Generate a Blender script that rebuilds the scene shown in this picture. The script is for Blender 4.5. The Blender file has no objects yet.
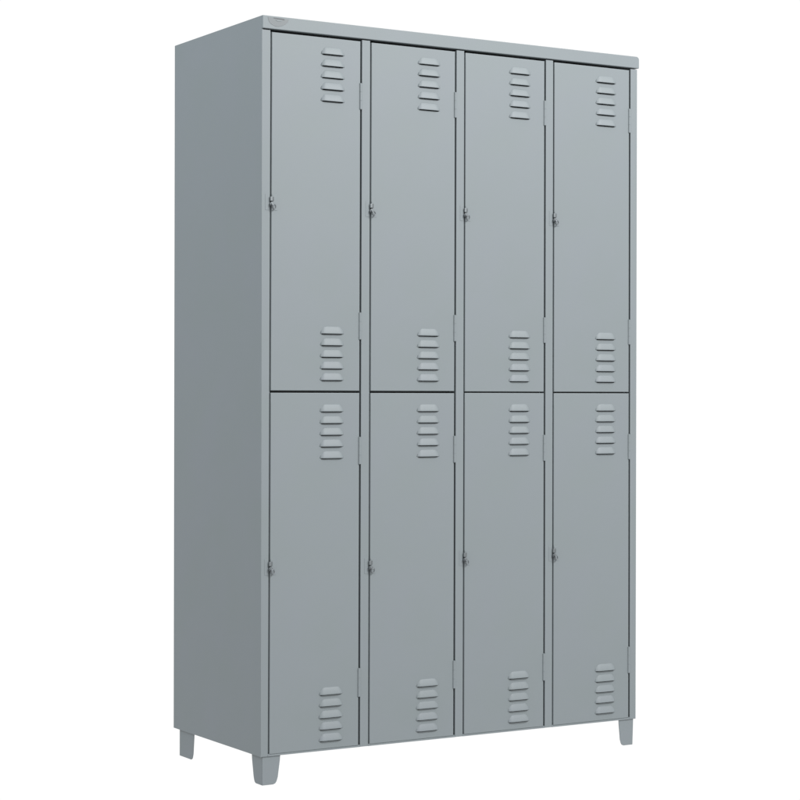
import bpy, bmesh, math, random
from mathutils import Vector, Matrix
random.seed(7)
PI = math.pi
S = bpy.context.scene
COL = S.collection

# ---------------------------------------------------------------- dimensions (metres)
W, D, H = 1.1765, 0.516, 1.850          # body width, depth, height
ZL = 1.8176                             # underside of the front edge of the top
ZM = 0.9117                             # seam between upper and lower doors
FLOOR = -0.0725
GAP = 0.0046                            # gap round each door
POST, EDGE = 0.0286, 0.0243             # spacing of the gap lines either side of a post
PITCH = (W - 2*EDGE + POST) / 4
LINES = []
for k in range(4):
    LINES.append((EDGE + k*PITCH, EDGE + k*PITCH + PITCH - POST))

def lean(v):
    """the doors hang a couple of millimetres out of true"""
    if 0.012 < v.x < W - 0.012:
        v.x += 0.0022 * (1 - v.x/0.75) * (v.z - 0.93)
    return v

# ---------------------------------------------------------------- materials
def paint(name, rgb, rough=0.42, metal=0.0, bump=0.10, coat=0.0):
    m = bpy.data.materials.new(name); m.use_nodes = True
    nt = m.node_tree; b = nt.nodes['Principled BSDF']
    tc = nt.nodes.new('ShaderNodeTexCoord')
    n1 = nt.nodes.new('ShaderNodeTexNoise'); n1.inputs['Scale'].default_value = 6.5
    n1.inputs['Detail'].default_value = 3
    ramp = nt.nodes.new('ShaderNodeMix'); ramp.data_type = 'RGBA'
    lo = [c*s for c, s in zip(rgb, (0.965, 0.995, 0.955))]
    hi = [c*s for c, s in zip(rgb, (1.020, 1.000, 1.055))]
    ramp.inputs[6].default_value = (*lo, 1); ramp.inputs[7].default_value = (*hi, 1)
    nt.links.new(tc.outputs['Object'], n1.inputs['Vector'])
    nt.links.new(n1.outputs['Fac'], ramp.inputs[0])
    nt.links.new(ramp.outputs[2], b.inputs['Base Color'])
    b.inputs['Roughness'].default_value = rough
    b.inputs['Metallic'].default_value = metal
    # fine orange peel of the powder coat over the slow waviness of thin sheet steel
    n2 = nt.nodes.new('ShaderNodeTexNoise'); n2.inputs['Scale'].default_value = 420
    n3 = nt.nodes.new('ShaderNodeTexNoise'); n3.inputs['Scale'].default_value = 3.0
    nt.links.new(tc.outputs['Object'], n2.inputs['Vector'])
    nt.links.new(tc.outputs['Object'], n3.inputs['Vector'])
    b1 = nt.nodes.new('ShaderNodeBump'); b1.inputs['Strength'].default_value = bump
    b1.inputs['Distance'].default_value = 0.0004
    b2 = nt.nodes.new('ShaderNodeBump'); b2.inputs['Strength'].default_value = 0.35
    b2.inputs['Distance'].default_value = 0.006
    nt.links.new(n2.outputs['Fac'], b1.inputs['Height'])
    nt.links.new(n3.outputs['Fac'], b2.inputs['Height'])
    nt.links.new(b2.outputs['Normal'], b1.inputs['Normal'])
    nt.links.new(b1.outputs['Normal'], b.inputs['Normal'])
    return m

GREY = paint('grey_powder_coat', (0.140, 0.1598, 0.1680), rough=0.6)
STEEL = paint('dull_steel', (0.17, 0.185, 0.192), rough=0.45, metal=0.9)
BADGE = paint('badge_grey', (0.112, 0.124, 0.13), rough=0.55)
BADGE_DARK = paint('badge_ink', (0.05, 0.055, 0.06), rough=0.4)

# ---------------------------------------------------------------- helpers
ORIG = {}
def obj(name, bm, mat, parent=None, bevel=0.0, seg=2, smooth=True, fix=False):
    """link a bmesh (in world coordinates) as ONE mesh with its origin at its centre"""
    if fix:
        for v in bm.verts: v.co = lean(v.co)
    bmesh.ops.recalc_face_normals(bm, faces=bm.faces)
    lo = Vector([min(v.co[i] for v in bm.verts) for i in range(3)])
    hi = Vector([max(v.co[i] for v in bm.verts) for i in range(3)])
    c = (lo + hi) / 2
    bmesh.ops.translate(bm, vec=-c, verts=bm.verts)
    me = bpy.data.meshes.new(name); bm.to_mesh(me); bm.free()
    me.materials.append(mat)
    o = bpy.data.objects.new(name, me); COL.objects.link(o)
    ORIG[o.name] = c
    if parent:
        o.parent = parent; o.location = c - ORIG[parent.name]
    else:
        o.location = c
    if bevel:
        md = o.modifiers.new('Bevel', 'BEVEL'); md.width = bevel; md.segments = seg
        md.limit_method = 'ANGLE'; md.angle_limit = math.radians(35); md.harden_normals = True
    if smooth:
        for p in me.polygons: p.use_smooth = True
        if not bevel:
            me.set_sharp_from_angle(angle=math.radians(38))
    return o

def box(bm, x0, x1, y0, y1, z0, z1):
    vs = [bm.verts.new((x, y, z)) for x in (x0, x1) for y in (y0, y1) for z in (z0, z1)]
    for f in ((0,1,3,2), (4,6,7,5), (0,4,5,1), (2,3,7,6), (0,2,6,4), (1,5,7,3)):
        bm.faces.new([vs[i] for i in f])
    return vs

def prism(bm, pts, axis, a, b):
    """extrude a 2-D outline between a and b along axis ('x','y' or 'z')"""
    def P(p, t):
        u, w = p
        return {'x': (t, u, w), 'y': (u, t, w), 'z': (u, w, t)}[axis]
    A = [bm.verts.new(P(p, a)) for p in pts]; B = [bm.verts.new(P(p, b)) for p in pts]
    n = len(pts)
    bm.faces.new(A); bm.faces.new(B[::-1])
    for i in range(n):
        bm.faces.new((A[i], B[i], B[(i+1) % n], A[(i+1) % n]))

def tube(bm, pts, r, n=12, caps=True):
    """a swept round bar through the points"""
    rings = []
    for i, p in enumerate(pts):
        p = Vector(p)
        q0 = Vector(pts[max(i-1, 0)]); q1 = Vector(pts[min(i+1, len(pts)-1)])
        t = (q1 - q0).normalized()
        a = t.cross(Vector((0.31, 0.77, 0.55))).normalized(); b = t.cross(a)
        rings.append([bm.verts.new(p + r*(math.cos(k*2*PI/n)*a + math.sin(k*2*PI/n)*b)) for k in range(n)])
    for A, B in zip(rings, rings[1:]):
        for k in range(n):
            bm.faces.new((A[k], A[(k+1) % n], B[(k+1) % n], B[k]))
    if caps:
        bm.faces.new(rings[0]); bm.faces.new(rings[-1][::-1])

def torus(bm, c, R, r, M, N=20, n=8):
    V = []
    for i in range(N):
        a = i*2*PI/N
        ring = []
        for k in range(n):
            b = k*2*PI/n
            p = Vector(((R + r*math.cos(b))*math.cos(a), r*math.sin(b), (R + r*math.cos(b))*math.sin(a)*1.25))
            ring.append(bm.verts.new(M @ p + Vector(c)))
        V.append(ring)
    for i in range(N):
        for k in range(n):
            bm.faces.new((V[i][k], V[i][(k+1) % n], V[(i+1) % N][(k+1) % n], V[(i+1) % N][k]))

# ---------------------------------------------------------------- the cabinet
root = bpy.data.objects.new('locker_cabinet', None); COL.objects.link(root)
root.location = (W/2, D/2, FLOOR); ORIG[root.name] = Vector(root.location)
root['label'] = 'tall grey steel locker cabinet with eight vented doors standing on short feet'
root['category'] = 'locker'

def cells(bm, xs, ys, zs, full):
    """one closed shell round every filled cell of a grid"""
    V = {}
    def v(i, j, k):
        if (i, j, k) not in V: V[i, j, k] = bm.verts.new((xs[i], ys[j], zs[k]))
        return V[i, j, k]
    n = (len(xs)-1, len(ys)-1, len(zs)-1)
    F = lambda i, j, k: 0 <= i < n[0] and 0 <= j < n[1] and 0 <= k < n[2] and full(i, j, k)
    for i in range(n[0]):
        for j in range(n[1]):
            for k in range(n[2]):
                if not F(i, j, k): continue
                if not F(i-1, j, k): bm.faces.new((v(i,j,k), v(i,j,k+1), v(i,j+1,k+1), v(i,j+1,k)))
                if not F(i+1, j, k): bm.faces.new((v(i+1,j,k), v(i+1,j+1,k), v(i+1,j+1,k+1), v(i+1,j,k+1)))
                if not F(i, j-1, k): bm.faces.new((v(i,j,k), v(i+1,j,k), v(i+1,j,k+1), v(i,j,k+1)))
                if not F(i, j+1, k): bm.faces.new((v(i,j+1,k), v(i,j+1,k+1), v(i+1,j+1,k+1), v(i+1,j+1,k)))
                if not F(i, j, k-1): bm.faces.new((v(i,j,k), v(i,j+1,k), v(i+1,j+1,k), v(i+1,j,k)))
                if not F(i, j, k+1): bm.faces.new((v(i,j,k+1), v(i+1,j,k+1), v(i+1,j+1,k+1), v(i,j+1,k+1)))
    bmesh.ops.dissolve_limit(bm, angle_limit=0.01, verts=bm.verts, edges=bm.edges)

# side panels: folded sheet with a front flange; the left one carries on up to the top edge
def side_panel(left):
    T = 0.0040
    inner = LINES[0][0] - GAP/2
    bm = bmesh.new()
    xs = [0, T, inner-0.0015, inner]; ys = [0, 0.0015, 0.030, D]
    zs = [0, ZL-0.0030, H-0.0006]
    def full(i, j, k):
        if k == 1: return left and i == 0 and j > 0
        return i == 0 or j == 0 or (i == 2 and j == 1)
    cells(bm, xs, ys, zs, full)
    if not left:
        for v in bm.verts: v.co.x = W - v.co.x
    for v in bm.verts:
        if 0.012 < v.co.x < W-0.012: v.co = lean(v.co)
    obj('side_panel', bm, GREY, root, bevel=0.0014, seg=3)
side_panel(True); side_panel(False)

# top: a shallow pan with a folded front edge; rounded right and front edges
bm = bmesh.new()
r = 0.010
def arc(cx, cz, rr, a0, a1, n=5):
    return [(cx + rr*math.cos(math.radians(a0+(a1-a0)*i/n)), cz + rr*math.sin(math.radians(a0+(a1-a0)*i/n))) for i in range(n+1)]
pts = [(0.0003, ZL), (0.0003, H)] + arc(W+0.0045-0.009, H-0.009, 0.009, 90, 0, 6) + [(W+0.0045, ZL)]
prism(bm, pts, 'y', -0.0035, D)
top = obj('top_panel', bm, GREY, root, bevel=0.0016, seg=3)
# posts between the columns: folded channel
for k in range(3):
    a = LINES[k][1] + GAP/2; b = LINES[k+1][0] - GAP/2; T = 0.0015
    bm = bmesh.new()
    prism(bm, [(a, 0.032), (a, 0), (b, 0), (b, 0.032), (b-T, 0.032), (b-T, T), (a+T, T), (a+T, 0.032)], 'z',
          0.0004, ZL - 0.0030)
    obj('post', bm, GREY, root, bevel=0.0012, seg=3, fix=True)
    bm = bmesh.new()
    xm = (a+b)/2
    box(bm, xm-0.0008, xm+0.0008, 0.034, D-0.004, 0.004, ZL-0.004)
    obj('partition', bm, GREY, root)

bm = bmesh.new(); box(bm, 0.002, W-0.002, D-0.0025, D-0.001, 0.002, ZL-0.003)
obj('back_panel', bm, GREY, root)
# door stop strip added behind each column's latch-side gap to lighten it
for k in range(4):
    a = LINES[k][0]
    bm = bmesh.new(); box(bm, a-GAP/2+0.0001, a+GAP/2-0.0002, 0.0055, 0.0067, 0.0070, ZL-0.0075)
    obj('door_stop', bm, GREY, root, fix=True)
# floor pan with the thin front lip under the doors
bm = bmesh.new()
x0, x1 = LINES[0][0]-GAP/2+0.0002, LINES[3][1]+GAP/2-0.0002
prism(bm, [(0.0012, 0.0006), (0.0012, 0.0062), (0.0024, 0.0062), (0.0024, 0.0018), (D-0.004, 0.0018), (D-0.004, 0.0006)], 'x', 0.003, W-0.003)
obj('bottom_panel', bm, GREY, root)
bm = bmesh.new()
for k in range(4):
    a, b = LINES[k]
    box(bm, a-GAP/2+0.0003, b+GAP/2-0.0003, 0.0, 0.0011, 0.0002, 0.0042)
obj('bottom_rail', bm, GREY, root, fix=True)
for k in range(4):
    a, b = LINES[k]
    bm = bmesh.new(); box(bm, a, b, 0.022, D-0.004, ZM-0.0008, ZM+0.0008)
    obj('shelf', bm, GREY, root)

# ---------------------------------------------------------------- doors
LX0, LX1 = 0.1412, 0.2120              # louvre ends, from the door's gap line
def louvre_rows(upper):
    if upper:
        return [[1.7693-0.0297*i for i in range(5)], [1.0600-0.0295*i for i in range(5)]]
    return [[0.8624-0.0297*i for i in range(5)], [0.1430-0.0293*i for i in range(5)]]

def door(k, upper):
    a, b = LINES[k]; x0, x1 = a+GAP/2-0.0004, b-GAP/2+random.uniform(-.0002, .0003)
    gv = 0.0026 if k < 2 else 0.0018
    z0, z1 = (ZM+gv, ZL-0.0068) if upper else (0.0046, ZM-gv)
    T, RET = 0.0012, 0.016
    sx0, sx1 = a+LX0+0.0055, a+LX1-0.0055
    vents = louvre_rows(upper)
    slots = sorted([(z-0.0028, z+0.0085) for v in vents for z in v])
    bm = bmesh.new()
    # front sheet as strips round the real slots, then the folded returns
    xs = [x0, sx0, sx1, x1]
    zs = [z0] + [q for s in slots for q in s] + [z1]
    V = {(i, j): bm.verts.new((xs[i], 0, zs[j])) for i in range(4) for j in range(len(zs))}
    flat = []
    for i in range(3):
        for j in range(len(zs)-1):
            if i == 1 and j % 2 == 1: continue
            flat.append(bm.faces.new((V[i, j], V[i+1, j], V[i+1, j+1], V[i, j+1])))
    rad = 0.0018
    # returns with a small rounded fold
    edge_loop = [V[i, 0] for i in range(4)] + [V[3, j] for j in range(1, len(zs))] + \
                [V[i, len(zs)-1] for i in (2, 1, 0)] + [V[0, j] for j in range(len(zs)-2, 0, -1)]
    prev = edge_loop
    # pull the sheet edge in by the fold radius first
    base = [v.co.copy() for v in edge_loop]
    def shifted(i, dx, y):
        x, z = base[i].x, base[i].z
        ex = (1 if x > x1-1e-5 else -1 if x < x0+1e-5 else 0)
        ez = (1 if z > z1-1e-5 else -1 if z < z0+1e-5 else 0)
        return (x - ex*dx, y, z - ez*dx)
    n = len(edge_loop)
    for i, v in enumerate(edge_loop): v.co = shifted(i, rad, 0)
    for ang in (30, 60, 90):
        t = math.radians(ang)
        ring = [bm.verts.new(shifted(i, rad*(1-math.sin(t)), rad*(1-math.cos(t)))) for i in range(n)]
        for i in range(n):
            bm.faces.new((prev[i], ring[i], ring[(i+1) % n], prev[(i+1) % n]))
        prev = ring
    ring = [bm.verts.new(shifted(i, 0, RET)) for i in range(n)]
    for i in range(n):
        bm.faces.new((prev[i], ring[i], ring[(i+1) % n], prev[(i+1) % n]))
    for f in flat: f.material_index = 0
    nflat = len(flat)
    d = obj('door', bm, GREY, root, fix=True)
    for p in list(d.data.polygons)[:nflat]: p.use_smooth = False   # the sheet itself is dead flat
    sol = d.modifiers.new('Sheet', 'SOLIDIFY'); sol.thickness = 0.0010; sol.offset = -1
    d.rotation_euler.z = random.uniform(-0.0018, 0.0018)   # thin doors never shut quite flush
    # louvres: pressed hoods, open underneath
    for rows in vents:
        bm = bmesh.new()
        for z in rows:
            xa, xb = a+LX0+random.uniform(-.0006, .0006), a+LX1+random.uniform(-.0006, .0006)
            h = 0.0178; P = 0.0060*random.uniform(0.92, 1.06)
            prof = [(1.0, 0.0), (0.93, 0.10), (0.80, 0.30), (0.5, 0.62), (0.2, 0.90), (0.06, 0.99), (0.0, 1.0)]
            cols = [(0.0, 0.0, 0.0), (0.055, 0.42, .3), (0.11, 0.80, .7), (0.17, 0.97, .95), (0.25, 1, 1), (0.5, 1.0, 1), (0.75, 1, 1), (0.83, 0.97, .95), (0.89, 0.80, .7), (0.945, 0.42, .3), (1.0, 0.0, 0.0)]
            grid = []
            for (u, s, q) in cols:
                col = []
                for (t, p) in prof:
                    hh = h*(0.35 + 0.65*q)*t
                    # hood narrows towards its top edge
                    uu = 0.5 + (u-0.5)*(1 - 0.07*t)
                    y = 0.0005 - (P*p*s)
                    col.append(bm.verts.new((xa+(xb-xa)*uu, y, z + hh)))
                grid.append(col)
            for i in range(len(cols)-1):
                for j in range(len(prof)-1):
                    bm.faces.new((grid[i][j], grid[i+1][j], grid[i+1][j+1], grid[i][j+1]))
            # short rolled lip turning back under the hood
            lip = [bm.verts.new((c[-1].co.x, min(c[-1].co.y+0.0010*s, 0.0005), z-0.0006*s)) for c, (u, s, q) in zip(grid, cols)]
            for i in range(len(cols)-1):
                bm.faces.new((grid[i][-1], grid[i+1][-1], lip[i+1], lip[i]))
        o = obj('louvre_vent', bm, GREY, d, fix=True)
        md = o.modifiers.new('Sheet', 'SOLIDIFY'); md.thickness = 0.0009; md.offset = 0
    # hinges on the right edge: barrel of three knuckles over the gap with a slim leaf
    for (h0, h1) in (((1.6365, 1.7030), (1.0465, 1.1150)) if upper else ((0.7265, 0.7960), (0.1300, 0.2025))):
        bm = bmesh.new()
        xc, yc, rr = b - 0.0016, 0.0006, 0.0042
        L = (h1-h0)/3
        for q in range(3):
            tube(bm, [(xc, yc, h0+q*L+0.0001), (xc, yc, h0+(q+1)*L-0.0001)], rr, 16)
        tube(bm, [(xc, yc, h0-0.0008), (xc, yc, h1+0.0008)], 0.0022, 10)
        obj('hinge', bm, GREY, d, bevel=0.0002, seg=1, fix=True)
    # padlock latch on the left edge
    zc = 1.3820 if upper else 0.4640 + (0.006 if k != 1 else 0)
    if k == 1: zc -= 0.003
    g = a
    bm = bmesh.new()
    box(bm, g+0.0030, g+0.0185, -0.0008, 0.0004, zc-0.017, zc+0.023)
    obj('latch_plate', bm, GREY, d, bevel=0.0008, seg=2, fix=True)
    bm = bmesh.new()
    # bent tongue, coming out of the post's slot and across the gap
    pr = [(-0.0040, -0.0020), (-0.0035, -0.0062), (0.0020, -0.0068), (0.0070, -0.0040), (0.0072, -0.0012), (0.0055, -0.0012), (0.0052, -0.0034), (0.0016, -0.0052), (-0.0022, -0.0050), (-0.0025, -0.0020)]
    prism(bm, [(g+u, w) for u, w in pr], 'z', zc+0.006, zc+0.0165)
    # turning knob with a padlock eye
    tube(bm, [(g+0.001, 0.004, zc-0.002), (g+0.001, -0.0072, zc-0.002)], 0.0056, 16)
    tube(bm, [(g+0.001, -0.0070, zc-0.002), (g+0.001, -0.0100, zc-0.002)], 0.0034, 14)
    ang = random.uniform(5, 80)
    M = Matrix.Rotation(math.radians(-ang), 3, 'Y') @ Matrix.Rotation(math.radians(25), 3, 'X')
    torus(bm, (g+0.0055, -0.0085, zc-0.0085), 0.0048, 0.0014, M)
    obj('latch', bm, STEEL, d, bevel=0.0005, seg=2, fix=True)
    return d

for k in range(4):
    for upper in (True, False):
        door(k, upper)
        # keeper of the latch, pressed on the post at the left of the door
        a = LINES[k][0]
        zc = 1.3820 if upper else 0.4640 + (0.006 if k != 1 else 0)
        if k == 1: zc -= 0.003
        bm = bmesh.new()
        box(bm, a-0.0145, a-0.0030, -0.0006, 0.0004, zc-0.017, zc+0.023)
        obj('latch_keeper', bm, GREY, root, bevel=0.0008, seg=2, fix=True)

# ---------------------------------------------------------------- feet: tapered angle feet
def foot(cx, sx, cy, sy, wx=(0.0510, 0.0400), wy=(0.0560, 0.0420)):
    """outer corner at (cx, cy); wings run along sx*x and sy*y"""
    T = 0.0022; h = 0.0720
    def wing(w0, w1):     # outline (distance along the wing, z), rounded at the foot
        return [(0, 0.0008), (w0, 0.0008), (w0-0.001, -0.012), (w1+0.004, -h+0.017), (w1+0.0005, -h+0.007),
                (w1-0.003, -h+0.0022), (w1-0.009, -h), (0, -h)]
    bm = bmesh.new()
    prism(bm, [(cx+sx*u, w) for u, w in wing(*wx)], 'y', cy, cy+sy*T)
    prism(bm, [(cy+sy*(T+0.0001)+sy*u, w) for u, w in wing(*wy)], 'x', cx, cx+sx*T)
    for v in bm.verts: v.co.x += sx*0.035*max(0, -v.co.z) if sx < 0 else 0
    obj('foot', bm, GREY, root, bevel=0.0008, seg=2)
foot(0.0060, 1, 0.0030, 1)
foot(W-0.0060, -1, 0.0030, 1)
foot(0.0060, 1, 0.4900, -1, (0.038, 0.032), (0.088, 0.078))
foot(W-0.0060, -1, 0.4900, -1, (0.038, 0.032), (0.088, 0.078))

# ---------------------------------------------------------------- badge on the front edge of the top
bm = bmesh.new()
pts = [(0.014, 1.8462), (0.074, 1.8455), (0.0715, 1.8390), (0.064, 1.8320), (0.054, 1.8268), (0.044, 1.8240),
       (0.033, 1.8250), (0.022, 1.8300), (0.0165, 1.8370)]
prism(bm, pts, 'y', -0.0040, -0.0030)
badge = obj('badge', bm, BADGE, root, bevel=0.0005, seg=2)
bm = bmesh.new()
prism(bm, [(0.031, 1.8458), (0.060, 1.8454), (0.061, 1.8425), (0.052, 1.8433), (0.031, 1.8440)], 'y', -0.0046, -0.0038)
obj('emblem_bar', bm, BADGE_DARK, badge)
bm = bmesh.new()
prism(bm, [(0.037, 1.8408), (0.056, 1.8400), (0.053, 1.8378), (0.039, 1.8382)], 'y', -0.0046, -0.0038)
obj('emblem_mark', bm, GREY, badge)

# ---------------------------------------------------------------- the white setting
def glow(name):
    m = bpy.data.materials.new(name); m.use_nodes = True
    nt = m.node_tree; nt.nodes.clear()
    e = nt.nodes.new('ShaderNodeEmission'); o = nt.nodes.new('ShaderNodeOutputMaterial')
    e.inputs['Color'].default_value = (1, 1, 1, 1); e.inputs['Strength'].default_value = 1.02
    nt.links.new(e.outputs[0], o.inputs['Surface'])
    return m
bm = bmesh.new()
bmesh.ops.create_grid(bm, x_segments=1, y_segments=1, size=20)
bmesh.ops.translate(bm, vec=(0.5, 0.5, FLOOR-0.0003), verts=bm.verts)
fl = obj('floor', bm, glow('shadowless_white_glow'), smooth=False)  # added floor, made to glow evenly white so no shadow shows on it
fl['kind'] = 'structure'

w = bpy.data.worlds.new('World'); S.world = w; w.use_nodes = True
bg = w.node_tree.nodes['Background']
bg.inputs['Color'].default_value = (1, 1, 1, 1); bg.inputs['Strength'].default_value = 1.02

# ---------------------------------------------------------------- lamps
def area(name, loc, target, sx, sy, power, color=(1, 1, 1)):
    l = bpy.data.lights.new(name, 'AREA'); l.shape = 'RECTANGLE'; l.size = sx; l.size_y = sy
    l.energy = power; l.color = color
    o = bpy.data.objects.new(name, l); COL.objects.link(o); o.location = loc
    o.rotation_euler = (Vector(target) - Vector(loc)).to_track_quat('-Z', 'Y').to_euler()
    return o
area('key_softbox', (2.0, -4.2, 4.6), (0.6, 0, 1.2), 2.2, 1.6, 478)
area('side_softbox', (-2.4, 0.4, 3.0), (0, 0.25, 1.5), 1.2, 1.2, 42, (0.76, 0.90, 1.0))

# ---------------------------------------------------------------- camera
yaw, pit, rol = 0.5441236056187932, -0.0025040001231827814, 0.002009957838923081
C = Vector((-2.2897516375337843, -4.452008498173726, 0.9040350640449799))
fw = Vector((math.sin(yaw)*math.cos(pit), math.cos(yaw)*math.cos(pit), math.sin(pit)))
r0 = Vector((math.cos(yaw), -math.sin(yaw), 0)); u0 = r0.cross(fw)
rr = r0*math.cos(rol) + u0*math.sin(rol); uu = -r0*math.sin(rol) + u0*math.cos(rol)
cam = bpy.data.cameras.new('camera'); co = bpy.data.objects.new('camera', cam); COL.objects.link(co)
M = Matrix((( rr.x, uu.x, -fw.x, C.x), (rr.y, uu.y, -fw.y, C.y), (rr.z, uu.z, -fw.z, C.z), (0, 0, 0, 1)))
co.matrix_world = M
cam.sensor_width = 36; cam.lens = 2003.99/800*36; cam.clip_end = 200; cam.clip_start = 0.1
S.camera = co
S.view_settings.view_transform = 'Standard'; S.view_settings.look = 'None'
S.view_settings.exposure = 0; S.view_settings.gamma = 1
